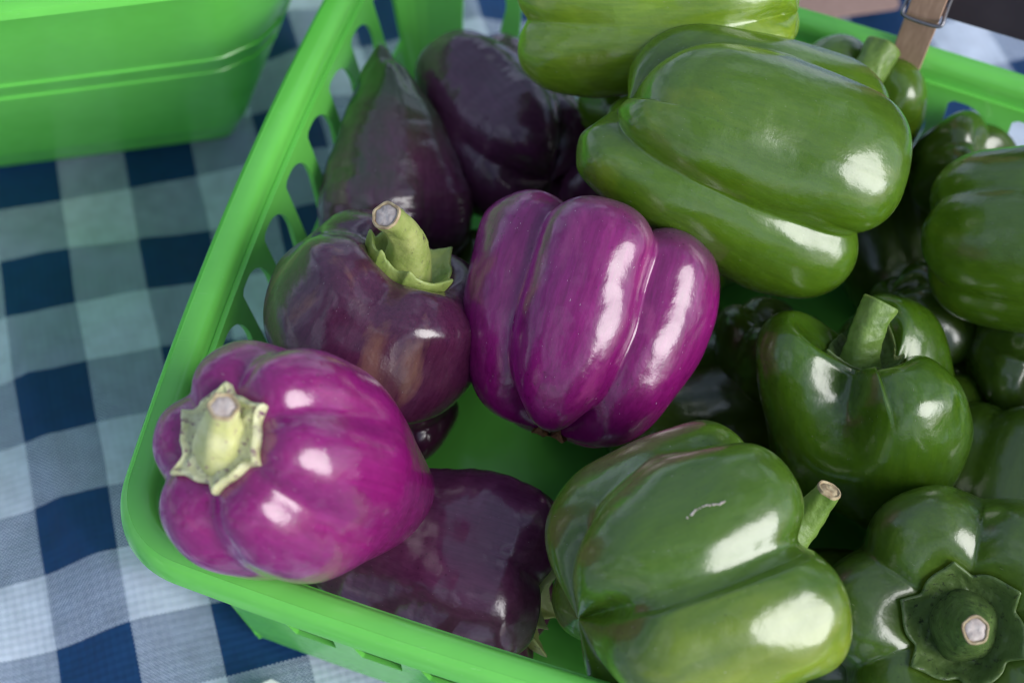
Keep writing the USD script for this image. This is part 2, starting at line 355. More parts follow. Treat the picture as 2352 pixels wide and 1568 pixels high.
def wall_mesh(plan, offf, z0, z1, holes, thick=0.0020, edge=0.004):
    sheet = sbox(0, z0, plan.len, z1).difference(unary_union(holes)) if holes else sbox(0, z0, plan.len, z1)
    pieces = []
    n = int(plan.len / 0.012); ss = np.linspace(0, plan.len, n + 1)
    for i in range(n):                           # strips keep the triangles small enough to bend round the corners
        g = sheet.intersection(sbox(ss[i], z0, ss[i + 1], z1))
        for q in getattr(g, 'geoms', [g]):
            if q.geom_type == 'Polygon' and q.area > 1e-9:
                pieces.append(q)
    V, F, n0 = [], [], 0
    for q in pieces:
        v, f = trimesh.creation.triangulate_polygon(q.segmentize(0.004), engine='earcut')
        V.append(v); F.append(f + n0); n0 += len(v)
    v, f = np.vstack(V), np.vstack(F)
    m = trimesh.Trimesh(np.c_[v, 0 * v[:, 0]], f, process=True, merge_tex=True); m.merge_vertices(digits_vertex=6)
    v, f = m.vertices[:, :2], m.faces
    e = np.sort(m.edges, axis=1); u, inv, cnt = np.unique(e, axis=0, return_inverse=True, return_counts=True)
    open_e = m.edges[cnt[inv.ravel()] == 1]
    seam = lambda k: (v[k, 0] < 1e-6) | (v[k, 0] > plan.len - 1e-6)
    open_e = open_e[~(seam(open_e[:, 0]) & seam(open_e[:, 1]))]
    N = len(v)
    def place(t):
        return np.c_[plan.at(v[:, 0], offf(v[:, 1]) + t), v[:, 1]]
    a, b = open_e[:, 0], open_e[:, 1]
    FF = np.vstack([f + N, f[:, ::-1], np.c_[a, b, b + N], np.c_[a, b + N, a + N]])
    return trimesh.Trimesh(np.vstack([place(-thick), place(0.0)]), FF, process=False)


holes = []
pitch = 0.0262
nh = int(BASK.len / pitch); pitch = BASK.len / nh
S0 = 0.004
# keep the rounded corners solid
corner_s = []
for cpt in (NL, NR, FR, FL):
    corner_s.append(np.argmin(np.linalg.norm(BASK.p - cpt, axis=1)) / BASK.k * BASK.len)
for i in range(nh):
    s = S0 + i * pitch
    for row, (h0, hh) in enumerate(((0.074, 0.038), (0.038, 0.030))):
        sc = s + (pitch * 0.5 if row else 0)
        mid = sc + 0.010
        if min(abs((mid - c + BASK.len / 2) % BASK.len - BASK.len / 2) for c in corner_s) < 0.026:
            continue
        if sc + 0.021 > BASK.len:
            continue
        holes.append(hole(sc, h0, 0.0205, hh, flip=False))
# the plan runs counter-clockwise; seen from inside s then runs from right to left
holes = [Polygon(np.c_[2 * q.centroid.x - np.array(q.exterior.coords)[:, 0], np.array(q.exterior.coords)[:, 1]]) for q in holes]
part(bk, 'side_wall', wall_mesh(BASK, wall_off, ZB, H - 0.0085, holes), GREEN_PLASTIC, smooth=35)
s = np.linspace(0, BASK.len, 300, endpoint=False)
fl = Polygon(BASK.at(s, np.full(300, wall_off(ZB) - 0.0005)))
v, f = trimesh.creation.triangulate_polygon(fl, engine='earcut')
floor = trimesh.creation.extrude_polygon(fl, 0.0025, engine='earcut'); floor.apply_translation((0, 0, 0.004))
part(bk, 'base', floor, GREEN_PLASTIC, smooth=30)

# ------------------------------------------------------------------ the other basket, standing behind
b2 = thing('plastic_bin', 'plain ridged green plastic bin standing on the cloth beside the pepper basket', 'bin')
B2T = 0.37
def b2prof(h):
    return h * B2T
pr = [(-0.010, 0.0012), (-0.002, 0.0012), (0.0, 0.003), (b2prof(0.016), 0.016), (b2prof(0.0165) + 0.0012, 0.0175), (b2prof(0.02) + 0.0012, 0.020)]
for zr in (0.078, 0.090):
    pr += [(b2prof(zr) + 0.0012, zr - 0.0012), (b2prof(zr) + 0.0019, zr), (b2prof(zr) + 0.0020, zr + 0.0008), (b2prof(zr) + 0.0014, zr + 0.0014)]
pr += [(b2prof(0.1600) + 0.003, 0.1600), (b2prof(0.1600) + 0.011, 0.1605), (b2prof(0.1600) + 0.013, 0.1620), (b2prof(0.1600) + 0.0125, 0.1655), (b2prof(0.1600) + 0.008, 0.1675), (b2prof(0.1600) + 0.001, 0.1665), (b2prof(0.1600) - 0.0005, 0.1630)]
pr += [(b2prof(0.02) - 0.002, 0.02), (-0.0025, 0.0045), (-0.010, 0.0045)]
part(b2, 'side_wall', sweep(B2, pr, 420), GREEN_PLASTIC_B, smooth=40)
q = trimesh.creation.extrude_polygon(Polygon(B2.at(np.linspace(0, B2.len, 200, endpoint=False), np.full(200, -0.009))), 0.002, engine='earcut'); q.apply_translation((0, 0, 0.002))
part(b2, 'base', q, GREEN_PLASTIC_B, smooth=False)


# ------------------------------------------------------------------ peppers
def spline_closed(ang, val):
    a = np.r_[ang[-1] - 2 * math.pi, ang, ang[0] + 2 * math.pi]; v = np.r_[val[-1], val, val[0]]
    return PchipInterpolator(a, v)


class Pepper:
    def __init__(s, L, R, lobes, b=0.72, pit=0.30, cS=0.16, cM=0.07, cB=0.26, amp=None, top=None, bot=None, sharp=0.06, bend=(0, 0), wob=0.05, seed=1, shoulder=0.66, tip=0.0, belly=0.0, rnd=0.0, twist=0.0, power=2.4, dent=0.28, wr=0.0):
        s.dent, s.wr = dent, wr; s.L, s.R, s.seed, s.wob, s.bend, s.twist, s.sharp, s.power = L, R, seed, wob, bend, twist, sharp, power
        h = L / 2; s.h = h
        pd = pit * R
        s.pit = pd
        S = shoulder
        C = [(0.0, h - pd, 0.0), (0.16, h - pd * 0.96, 0.02), (0.30, h - pd * 0.72, 0.35), (0.46, h - pd * 0.24, 0.8), (S, h, 1.0), (min(S + 0.19, 0.9), h - 0.045 * L, 0.98), (0.97, h - 0.14 * L, 0.9), (1.0, h - 0.27 * L, 0.7),
             ((1 + b) / 2 + 0.02 + belly, -0.05 * L, 0.5), (b + 0.03 + belly * .5, -0.27 * L, 0.6), (b * (0.92 - 0.14 * rnd), -0.39 * L, 0.8), (b * (0.70 - 0.16 * rnd), -0.475 * L + 0.01 * rnd * L, 1.0), (b * (0.45 - 0.12 * rnd), -0.5 * L - tip * 0.5, 1.0), (b * (0.2 - 0.04 * rnd), -0.49 * L - tip - 0.018 * rnd * L, 0.7), (0.0, -0.475 * L - tip - 0.035 * rnd * L, 0.0)]
        C = np.array(C); rho, z = C[:, 0] * R, C[:, 1]
        t = np.r_[0, np.cumsum(np.hypot(np.diff(rho), np.diff(z)))]; t /= t[-1]
        s.t = t
        g = np.linspace(0, 1, 601); k = np.exp(-0.5 * (np.arange(-60, 61) / 17.0) ** 2); k /= k.sum()
        a_, b_ = PchipInterpolator(t, rho)(g), PchipInterpolator(t, z)(g)
        ra = np.r_[-a_[60:0:-1], a_, -a_[-2:-62:-1]]; rb = np.r_[b_[60:0:-1], b_, b_[-2:-62:-1]]        # mirrored through the axis
        s.f_rho, s.f_z = CubicSpline(g, np.convolve(ra, k, 'valid')), CubicSpline(g, np.convolve(rb, k, 'valid'))
        # crease depth (fraction of radius) along the profile
        kS = np.array([0, 0.1, 0.5, 0.9, 1, 1, 0.9, 0.6, 0, 0, 0, 0, 0, 0, 0.]); kB = np.array([0, 0, 0, 0, 0, 0, 0, 0, 0, 0.35, 0.75, 1, 1.1, 0.6, 0.])
        cm = np.array([0, 0, 0, 0, 0, 0, .3, .7, 1, .6, .2, 0, 0, 0, 0.])
        s.f_c = PchipInterpolator(t, kS * cS + kB * cB + cm * cM)
        s.f_wS = PchipInterpolator(t, np.array([0, 0, 0.15, 0.6, 1, 1, 0.7, 0.25, 0, 0, 0, 0, 0, 0, 0.]))
        s.f_wB = PchipInterpolator(t, np.array([0, 0, 0, 0, 0, 0, 0, 0, 0, 0.12, 0.5, 1, 1, 0.6, 0.15]))
        s.cS, s.cB = cS, cB
        a = np.radians(np.sort(np.array(lobes, float) % 360)); o = np.argsort(np.array(lobes, float) % 360)
        n = len(a); g = lambda x, d: np.array(d if x is None else x, float)[o]
        s.ang = a
        s.bound = np.array([(a[i] + (a[(i + 1) % n] + (2 * math.pi if i == n - 1 else 0))) / 2 for i in range(n)])
        s.f_amp, s.f_top, s.f_bot = spline_closed(a, g(amp, [1.0] * n)), spline_closed(a, g(top, [0.0] * n)), spline_closed(a, g(bot, [0.0] * n))

    def crease(s, th):
        th = np.mod(th, 2 * math.pi)
        bd = np.r_[s.bound[-1] - 2 * math.pi, s.bound, s.bound[0] + 2 * math.pi]
        k = np.clip(np.searchsorted(bd, th) - 1, 0, len(bd) - 2)
        lo, hi = bd[k], bd[k + 1]
        t = np.abs(2 * (th - lo) / (hi - lo) - 1)
        q = (1 - np.sqrt((1 - t) ** 2 + s.sharp ** 2)) / (1 - s.sharp)
        return np.clip(q, 0, 1) ** s.power

    def surf(s, u, th):
        rho, z = s.f_rho(u), s.f_z(u)
        cr = s.crease(th)
        wS, wB = s.f_wS(u), s.f_wB(u)
        tw = np.mod(th, 2 * math.pi)
        r = rho * (1 - s.f_c(u) * cr) * (1 + (s.f_amp(tw) - 1) * np.clip(rho / s.R * 1.4, 0, 1))
        z = z + wS * (s.f_top(tw) * s.R - cr * s.cS * s.R * 0.75) + wB * (-s.f_bot(tw) * s.R + cr * s.cB * s.R * 0.65)
        th2 = th + s.twist * z / s.h
        p = np.stack([r * np.cos(th2), r * np.sin(th2), z], -1)
        w = (meshkit.fbm(p / s.R * 0.9 + s.seed * 7.3, 2, s.seed) - 0.5) * 2 * s.wob + (meshkit.noise(p / s.R * 3.1 + s.seed, s.seed + 5) - 0.5) * s.wob * s.dent
        if s.wr:
            w = w + s.wr * (meshkit.fbm(p / s.R * np.array([1.1, 1.1, 4.5]) + s.seed * 3.1, 3, s.seed + 9) - 0.5)
        p[..., :2] *= (1 + w)[..., None]
        q = (z / s.h) ** 2
        p[..., 0] += s.bend[0] * s.R * q; p[..., 1] += s.bend[1] * s.R * q
        return p

    def body(s, nu=150, nt=240):
        u = np.linspace(0, 1, nu); th = np.linspace(0, 2 * math.pi, nt, endpoint=False)
        U, T = np.meshgrid(u, th, indexing='ij')
        P = s.surf(U, T)
        P[0] = P[0].mean(0); P[-1] = P[-1].mean(0)
        f = grid_faces(nu, nt)[:, ::-1]
        v = P.reshape(-1, 3)
        m = trimesh.Trimesh(v, np.vstack([f[:, [0, 1, 2]], f[:, [0, 2, 3]]]), process=False)
        m.merge_vertices(digits_vertex=8)
        if m.volume < 0:
            m.invert()
        return m

    def u_of(s, r):                                  # profile parameter where the stem-side radius is r
        uu = np.linspace(0, s.t[5], 400); return np.interp(r, s.f_rho(uu), uu)

    def calyx(s, rc, points, depth=0.24, lift=0.0, thick=0.0016, dome=0.0, seed=3, nk=26, nt=200, sharp=1.6):
        th = np.linspace(0, 2 * math.pi, nt, endpoint=False)
        a = np.radians(np.sort(np.array(points, float) % 360)); n = len(a)
        nx = np.r_[a, a[0] + 2 * math.pi]
        t2 = np.where(th < a[0], th + 2 * math.pi, th); k = np.clip(np.searchsorted(nx, t2, side='right') - 1, 0, n - 1)
        fr = np.abs(2 * (t2 - nx[k]) / (nx[k + 1] - nx[k]) - 1)      # 1 at a point, 0 midway
        rs = random.Random(seed); ampl = np.array([rs.uniform(0.75, 1.2) for _ in range(n)]); am = np.where(fr >= 0, ampl[(k + (2 * (t2 - nx[k]) / (nx[k + 1] - nx[k]) > 1)) % n], 1)
        edge = rc * (1 - depth * 0.42 + depth * am * fr ** (sharp * 2.2))
        K = np.r_[np.linspace(0.02, 1, nk), 1.004, 0.98, 0.9]
        TH, KK = np.meshgrid(th, K)
        r = np.minimum(KK, 1.004) * edge[None]
        p = s.surf(s.u_of(r), TH)
        q = KK.copy(); off = np.zeros_like(KK)
        top = slice(0, nk)
        off[top] = thick * (1.0 + 0.7 * (1 - K[top][:, None]) ** 2) + dome * (1 - K[top][:, None] ** 1.3)
        off[top] += (meshkit.fbm(p[top] * 420, 3, seed) - 0.5) * 0.0016 * smoothstep(0, 0.25, K[top])[:, None]
        off[top] += lift * (K[top][:, None] ** 4) * (0.4 + fr[None] ** 2)
        off[top] += thick * 0.8 * np.exp(-((K[top][:, None] - 0.93) / 0.07) ** 2)
        off[nk] = off[nk - 1] - thick * 0.5; off[nk + 1] = lift * (0.4 + fr ** 2) - thick * 0.4; off[nk + 2] = -thick
        p[..., 2] += off
        V = p.reshape(-1, 3); f = grid_faces(len(K), nt)
        m = trimesh.Trimesh(V, np.vstack([f[:, [0, 1, 2]], f[:, [0, 2, 3]]]), process=False)
        c = len(V); m = trimesh.Trimesh(np.vstack([V, p[0].mean(0)]), np.vstack([m.faces, np.c_[np.full(nt, c), np.arange(nt), (np.arange(nt) + 1) % nt]]), process=False)
        if m.face_normals[-nt:, 2].mean() < 0:
            m.invert()
        return m

    def stem(s, tip, r0, r1, base, ribs=5, seed=2, nk=46, nt=48, cut=1.0, curve=0.5):
        """A ribbed tube from the pit to the point tip, flaring into the calyx; returns stalk, cut face and its rim."""
        a = np.array([s.bend[0] * s.R, s.bend[1] * s.R, s.h - s.pit + 0.0005]); tip = np.asarray(tip, float)
        ln = np.linalg.norm(tip - a); m1 = a + np.array([0, 0, ln * curve])
        t = np.linspace(0, 1, nk)[:, None]
        c = (1 - t) ** 2 * a + 2 * t * (1 - t) * m1 + t ** 2 * tip
        d = np.gradient(c, axis=0); d /= np.linalg.norm(d, axis=1)[:, None]
        x = np.cross([0.3, 1, 0.1], d); x /= np.linalg.norm(x, axis=1)[:, None]; y = np.cross(d, x)
        T = t[:, 0]
        rad = r1 + (r0 - r1) * (1 - T) ** 1.3 + (base - r0) * np.exp(-T / 0.13) + (r1 * 0.10) * smoothstep(0.86, 0.98, T)
        th = np.linspace(0, 2 * math.pi, nt, endpoint=False)
        rr = rad[:, None] * (1 + 0.035 * np.cos(ribs * th[None] + 0.8 * T[:, None]) + 0.05 * np.cos(2 * th[None] + seed))
        P = c[:, None] + rr[..., None] * (np.cos(th)[None, :, None] * x[:, None] + np.sin(th)[None, :, None] * y[:, None])
        P += ((meshkit.fbm(P * 330, 3, seed) - 0.5) * 0.0012)[..., None] * (P - c[:, None]) / rr[..., None]
        f = grid_faces(nk, nt); V = P.reshape(-1, 3)
        stalk = trimesh.Trimesh(V, np.vstack([f[:, [0, 1, 2]], f[:, [0, 2, 3]]]), process=False)
        if np.einsum('ij,ij->i', stalk.face_normals, stalk.triangles_center - c[nk // 2]).mean() < 0:
            stalk.invert()
        # rim ring and cut disc
        e, o, dn = P[-1], c[-1], d[-1]
        k = [(1.0, 0.0), (1.02, 0.0005), (0.96, 0.0011), (0.86, 0.0011), (0.78, 0.0004), (0.60, 0.0002)]
        W = np.concatenate([o + (e - o) * q + dn * w for q, w in k]); f = grid_faces(len(k), nt)
        rim = trimesh.Trimesh(W, np.vstack([f[:, [0, 1, 2]], f[:, [0, 2, 3]]]), process=False)
        k = [(0.80, 0.0001), (0.74, 0.0006), (0.45, 0.0010), (0.2, 0.0008)]
        W = np.concatenate([o + (e - o) * q + dn * (w + (meshkit.noise((o + (e - o) * q) * 900, 4)[:, None] - 0.5) * 0.0006) for q, w in k] + [o[None] + dn * 0.0007])
        f = grid_faces(len(k), nt); n0 = (len(k) - 1) * nt; cc = len(W) - 1
        disc = trimesh.Trimesh(W, np.vstack([f[:, [0, 1, 2]], f[:, [0, 2, 3]], np.c_[n0 + np.arange(nt), n0 + (np.arange(nt) + 1) % nt, np.full(nt, cc)]]), process=False)
        for m in (rim, disc):
            if (m.face_normals @ dn).mean() < 0:
                m.invert()
        return stalk, rim, disc


def frame(A, B, roll):
    """Local frame of a pepper: z from the blossom end B to the stem end A; x towards the viewer's side, turned by roll degrees."""
    A, B = np.asarray(A), np.asarray(B); z = (A - B) / np.linalg.norm(A - B); mid = (A + B) / 2
    tow = np.array([0.0, 0.0, 1.0]) * 0.83 + np.array([0, -0.56, 0])
    x = tow - z * (tow @ z); x /= np.linalg.norm(x); y = np.cross(z, x)
    c, s_ = math.cos(math.radians(roll)), math.sin(math.radians(roll)); x, y = c * x + s_ * y, -s_ * x + c * y
    m = np.eye(4); m[:3, 0], m[:3, 1], m[:3, 2], m[:3, 3] = x, y, z, mid
    return m, np.linalg.norm(A - B)


def rad_px(wpx, mid):
    return wpx * ((mid - CAM) @ fw) / FPX


from scipy.spatial import cKDTree
_tree = cKDTree(BASK.p)


def settle(mesh, m):
    w = trimesh.transform_points(mesh.vertices, m)
    _, i = _tree.query(w[:, :2])
    off = ((w[:, :2] - BASK.p[i]) * BASK.n[i]).sum(1)
    lim = wall_off(np.clip(w[:, 2], 0, H)) - 0.0030
    push = np.where(w[:, 2] < H - 0.012, np.maximum(off - lim, 0), 0)
    w[:, :2] -= BASK.n[i] * push[:, None]
    w[:, 2] = np.maximum(w[:, 2], 0.0075)
    if push.max() > 0:
        print('   leans on the wall by', round(float(push.max()), 4))
    mesh.vertices = trimesh.transform_points(w, np.linalg.inv(m))
    return mesh


def make(label, stem, blossom, wpx, lobes, skin, roll=0, group=None, hi=True, calyx=None, stalk=None, mats=None, Lk=1.0, scar=None, **kw):
    A, B = at(stem[0], stem[1], stem[2] + DZ), at(blossom[0], blossom[1], blossom[2] + DZ)
    m, L = frame(A, B, roll); L *= Lk
    R = rad_px(wpx / 2, (A + B) / 2)
    print(f'{label[:40]:40s} L {L:.3f} D {2*R:.3f} zmid {(A[2]+B[2])/2:.3f}')
    p = Pepper(L, R, lobes, **kw)
    skin_mesh = settle(p.body(*((170, 288) if hi else (90, 144))), m)
    t = thing('bell_pepper', label, 'bell pepper', group, m)
    part(t, 'skin', skin_mesh, skin)
    if calyx:
        part(t, 'calyx', p.calyx(**calyx), mats[0], smooth=50)
    if stalk:
        k = dict(stalk); q = k.pop('tip'); tip = np.linalg.inv(m) @ np.r_[at(q[0], q[1], q[2] + DZ), 1]
        st, rim, disc = p.stem(tip[:3], **k)
        sp = part(t, 'stem', st, mats[1], smooth=50)
        part(sp, 'cut_rim', rim, mats[3] if len(mats) > 3 else CUT_RIM, smooth=50); part(sp, 'cut_face', disc, mats[2] if len(mats) > 2 else CUT, smooth=50)
    return t, p, m


MAG_A, MAG_B = (0.155, 0.003, 0.088), (0.26, 0.009, 0.158)
DRK_A, DRK_B = (0.030, 0.003, 0.020), (0.075, 0.015, 0.045)
GRN_A, GRN_B = (0.035, 0.095, 0.010), (0.085, 0.20, 0.016)
SK = {
    'p1': pepper_skin('magenta_skin', MAG_A, MAG_B, (0.33, 0.028, 0.165), 0.32, (0.20, 0.16, 0.10), (-1, -0.2, -0.1), 0.030, 0.006, seed=0.3, scuff=0.35, speck=0.8),
    'p3': pepper_skin('violet_skin', (0.11, 0.002, 0.070), (0.24, 0.009, 0.150), (0.31, 0.045, 0.18), 0.34, (0.10, 0.045, 0.085), (0.1, 0.2, 1), 0.040, 0.008, seed=1.1, scuff=0.4, speck=0.7),
    'p2': pepper_skin('plum_skin', DRK_A, DRK_B, (0.20, 0.10, 0.065), 0.36, (0.045, 0.055, 0.02), (0.1, -0.9, 0.5), 0.060, 0.004, streak=700, seed=2.2, speck=0.3),
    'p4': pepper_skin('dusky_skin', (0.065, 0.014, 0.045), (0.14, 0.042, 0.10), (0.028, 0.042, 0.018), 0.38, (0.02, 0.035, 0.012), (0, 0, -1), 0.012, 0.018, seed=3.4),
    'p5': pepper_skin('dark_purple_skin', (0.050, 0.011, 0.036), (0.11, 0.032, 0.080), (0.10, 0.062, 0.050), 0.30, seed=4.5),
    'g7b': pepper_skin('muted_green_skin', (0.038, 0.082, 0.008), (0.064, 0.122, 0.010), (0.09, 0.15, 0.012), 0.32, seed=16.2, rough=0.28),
    'p6': pepper_skin('aubergine_skin', (0.062, 0.010, 0.040), (0.13, 0.034, 0.085), (0.17, 0.068, 0.095), 0.25, seed=5.2),
    'g1': pepper_skin('light_green_skin', (0.10, 0.20, 0.010), (0.19, 0.30, 0.018), (0.26, 0.34, 0.025), 0.35, seed=6.1),
    'g2': pepper_skin('green_skin', (0.050, 0.115, 0.006), (0.078, 0.155, 0.007), (0.125, 0.185, 0.007), 0.34, seed=7.7, speck=0.25),
    'g6': pepper_skin('mottled_green_skin', (0.046, 0.105, 0.008), (0.072, 0.145, 0.009), (0.10, 0.18, 0.010), 0.30, (0.23, 0.29, 0.024), (0.55, 0.83, -0.1), 0.043, 0.016, seed=8.3, scuff=0.25),
    'g5': pepper_skin('deep_green_skin', (0.032, 0.085, 0.004), (0.055, 0.120, 0.005), (0.09, 0.165, 0.007), 0.30, seed=9.4),
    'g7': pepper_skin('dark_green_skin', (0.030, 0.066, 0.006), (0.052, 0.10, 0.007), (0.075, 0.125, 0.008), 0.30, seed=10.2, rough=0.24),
}
CAL1 = stem_skin('pale_calyx', (0.50, 0.51, 0.22), (0.62, 0.63, 0.38), (0.12, 0.02, 0.10), 0.42, 0.3)
STM1 = stem_skin('pale_stem', (0.50, 0.52, 0.18), (0.62, 0.62, 0.34), (0.20, 0.03, 0.15), 0.36, 1.3)
CAL2 = stem_skin('green_calyx', (0.15, 0.23, 0.045), (0.27, 0.34, 0.09), (0.05, 0.03, 0.03), 0.34, 2.3)
STM2 = stem_skin('olive_stem', (0.20, 0.27, 0.06), (0.34, 0.38, 0.13), (0.06, 0.03, 0.045), 0.36, 3.3)
CAL3 = stem_skin('dark_calyx', (0.05, 0.095, 0.022), (0.095, 0.155, 0.04), (0.02, 0.03, 0.012), 0.4, 4.3)
STM3 = stem_skin('green_stem', (0.09, 0.17, 0.025), (0.16, 0.26, 0.05), (0.06, 0.10, 0.02), 0.3, 5.3)

GP, GG = 'purple bell peppers in the basket', 'green bell peppers in the basket'
# purple ones
make('bright magenta pepper lying on the basket corner, pale star-shaped calyx facing up', (500, 1004, 0.160), (1050, 1186, 0.036), 515, [20, 82, 140, 200, 262, 320], SK['p1'], roll=0, group=GP,
     b=0.30, rnd=1.0, pit=0.16, amp=[.96, .97, 1, 1.03, 1.12, 1.0], cS=0.12, cM=0.02, cB=0.06, shoulder=0.60, wob=0.045, dent=0.4, seed=11, sharp=0.25,
     calyx=dict(rc=0.0160, points=[0, 62, 118, 178, 243, 300], depth=0.32, dome=0.003, thick=0.002), stalk=dict(tip=(513, 936, 0.174), curve=0.3, r0=0.0112, r1=0.0042, base=0.0135, ribs=6), mats=(CAL1, STM1))
make('dark plum pepper with upright curved green stem, leaning on the bright magenta corner pepper', (950, 585, 0.114), (800, 858, 0.070), 500, [40, 130, 225, 320], SK['p2'], roll=0, group=GP,
     b=1.0, pit=0.30, cS=0.12, cM=0.0, cB=0.12, shoulder=0.56, wob=0.06, seed=22, sharp=0.3, belly=0.05,
     calyx=dict(rc=0.0175, points=[10, 80, 150, 215, 285, 330], depth=0.20, lift=0.0020, thick=0.0021), stalk=dict(tip=(888, 496, 0.140), r0=0.0090, r1=0.0046, base=0.0125, ribs=5), mats=(CAL2, STM2))
t3, pp3, m3 = make('large glossy magenta pepper lying in the middle, ribs running lengthwise', (1415, 500, 0.110), (1262, 1000, 0.074), 580, [-4, 64, 135, 210, 286], SK['p3'], roll=-4, group=GP,
     b=0.78, belly=0.05, pit=0.3, cS=0.15, cM=0.16, cB=0.24, wob=0.075, dent=0.55, seed=33, sharp=0.03, power=2.6)
u = np.linspace(0.955, 1.0, 10); th = np.linspace(0, 2 * math.pi, 60, endpoint=False); U, T = np.meshgrid(u, th, indexing='ij')
Q = pp3.surf(U, T); Q[..., 2] -= 0.0010 + 0.0012 * meshkit.fbm(Q * 900, 2, 3); f = grid_faces(10, 60)[:, ::-1]
g = trimesh.Trimesh(Q.reshape(-1, 3), np.vstack([f[:, [0, 1, 2]], f[:, [0, 2, 3]]]), process=False)
part(t3, 'blossom_scar', g, SCAR, smooth=True)
make('dusky purple and green pepper standing against the slotted left side, pointed tip up', (905, 600, 0.045), (895, 175, 0.088), 380, [20, 140, 260], SK['p4'], roll=0, group=GP,
     b=0.58, rnd=1.0, pit=0.2, cS=0.12, cM=0.06, cB=0.06, wob=0.08, seed=44, sharp=0.2, tip=0.006, bot=[0, 0.3, 0], dent=0.5, wr=0.06)
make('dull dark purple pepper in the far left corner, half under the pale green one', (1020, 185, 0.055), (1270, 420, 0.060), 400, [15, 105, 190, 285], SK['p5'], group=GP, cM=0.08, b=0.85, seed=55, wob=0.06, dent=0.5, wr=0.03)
make('dusty aubergine pepper along the near rim with its frilled green calyx to the right', (1272, 1388, 0.048), (735, 1215, 0.048), 530, [15, 90, 165, 230, 296], SK['p6'], group=GP, b=0.72, seed=66, dent=0.4, wr=0.045, shoulder=0.52, wob=0.07, cM=0.05, cS=0.12, cB=0.12,
     calyx=dict(rc=0.016, points=[20, 95, 160, 235, 305], depth=0.34, lift=0.002, thick=0.0022), mats=(STM2,))
make('small dark purple pepper glimpsed beneath the plum pepper, pale calyx end showing', (880, 985, 0.045), (1000, 880, 0.030), 240, [0, 90, 180, 270], SK['p6'], group=GP, hi=False, b=0.8, seed=68,
     calyx=dict(rc=0.012, points=[0, 70, 140, 215, 290], depth=0.3), mats=(CAL2,))
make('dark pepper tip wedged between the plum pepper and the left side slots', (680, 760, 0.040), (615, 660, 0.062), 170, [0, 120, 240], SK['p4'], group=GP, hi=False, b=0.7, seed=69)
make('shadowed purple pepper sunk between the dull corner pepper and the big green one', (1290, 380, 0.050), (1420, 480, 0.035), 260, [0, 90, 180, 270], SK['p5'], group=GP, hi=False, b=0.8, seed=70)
# green ones
make('pale yellowish green pepper at the far side, highest of the heap', (1205, 25, 0.130), (1835, 27, 0.152), 400, [30, 120, 200, 285], SK['g1'], group=GG, b=0.84, rnd=0.5, dent=0.4, seed=81, cS=0.18, cM=0.05, wob=0.06)
make('biggest green pepper lying across the heap, one deep lengthwise crease on its front', (1985, 450, 0.108), (1430, 240, 0.142), 600, [-15, 88, 165, 250], SK['g2'], roll=0, group=GG, b=0.80, pit=0.30, cS=0.20, cM=0.14, cB=0.22, seed=82, dent=0.5, wob=0.05, sharp=0.03, bot=[0, 0.25, 0, 0], power=2.8)
make('green pepper behind the biggest one, thick stem pointing at the wooden clothespin', (1960, 232, 0.105), (1930, 330, 0.030), 350, [45, 135, 225, 315], SK['g2'], group=GG, b=0.8, seed=83, cS=0.25,
     calyx=dict(rc=0.013, points=[0, 70, 140, 215, 290], depth=0.25), stalk=dict(tip=(2026, 112, 0.116), r0=0.0070, r1=0.0062, base=0.012), mats=(STM3, STM3, STM3, STM3))
make('green pepper at the right edge resting above a darker one', (2640, 560, 0.118), (2140, 535, 0.088), 470, [8, 95, 170, 240, 300], SK['g2'], group=GG, cM=0.10, cB=0.12, b=0.84, seed=84, wob=0.05)
make('heart-shaped glossy deep green pepper with its stem in a deep hollow', (2014, 752, 0.104), (1985, 1165, 0.032), 515, [36, 145, 252], SK['g5'], group=GG, b=0.78, rnd=0.6, pit=0.45, top=[-.02, 0, .12], bend=(0, -0.13), cS=0.48, cM=0.05, seed=85, sharp=0.35, wob=0.05, shoulder=0.6,
     calyx=dict(rc=0.015, points=[0, 70, 140, 215, 290], depth=0.25), stalk=dict(tip=(2022, 700, 0.107), r0=0.0060, r1=0.0058, base=0.0105), mats=(CAL3, STM3, STM3, STM3))
t6, pp6, m6 = make('large mottled green pepper in front with yellowing side and sideways twisted stem', (1805, 1240, 0.098), (1318, 1425, 0.100), 690, [30, 105, 180, 255, 315], SK['g6'], group=GG, b=0.86, amp=[1.10, 1.05, 1, 1, .95], pit=0.25, cS=0.18, cM=0.11, cB=0.26, seed=86, sharp=0.12, dent=0.7, wob=0.075,
     calyx=dict(rc=0.015, points=[0, 70, 140, 215, 290], depth=0.25), stalk=dict(tip=(1902, 1128, 0.116), r0=0.0120, r1=0.0036, base=0.0165), mats=(CAL3, STM3, CUT_RIM))
bm = pp6.body(120, 200); bm.apply_transform(m6); rg = np.random.default_rng(5)
path = []
for q in np.linspace(0, 1, 36):
    px, py = 1578 + 88 * q + rg.normal(0, 1.2), 1190 - 48 * q - 8 * math.sin(q * 5) + rg.normal(0, 1.2)
    d_ = at(px, py, 0) - CAM; d_ /= np.linalg.norm(d_)
    hit, _, _ = bm.ray.intersects_location([CAM], [d_], multiple_hits=False)
    if len(hit):
        path.append(np.linalg.inv(m6) @ np.r_[hit[0] - d_ * 0.00005, 1])
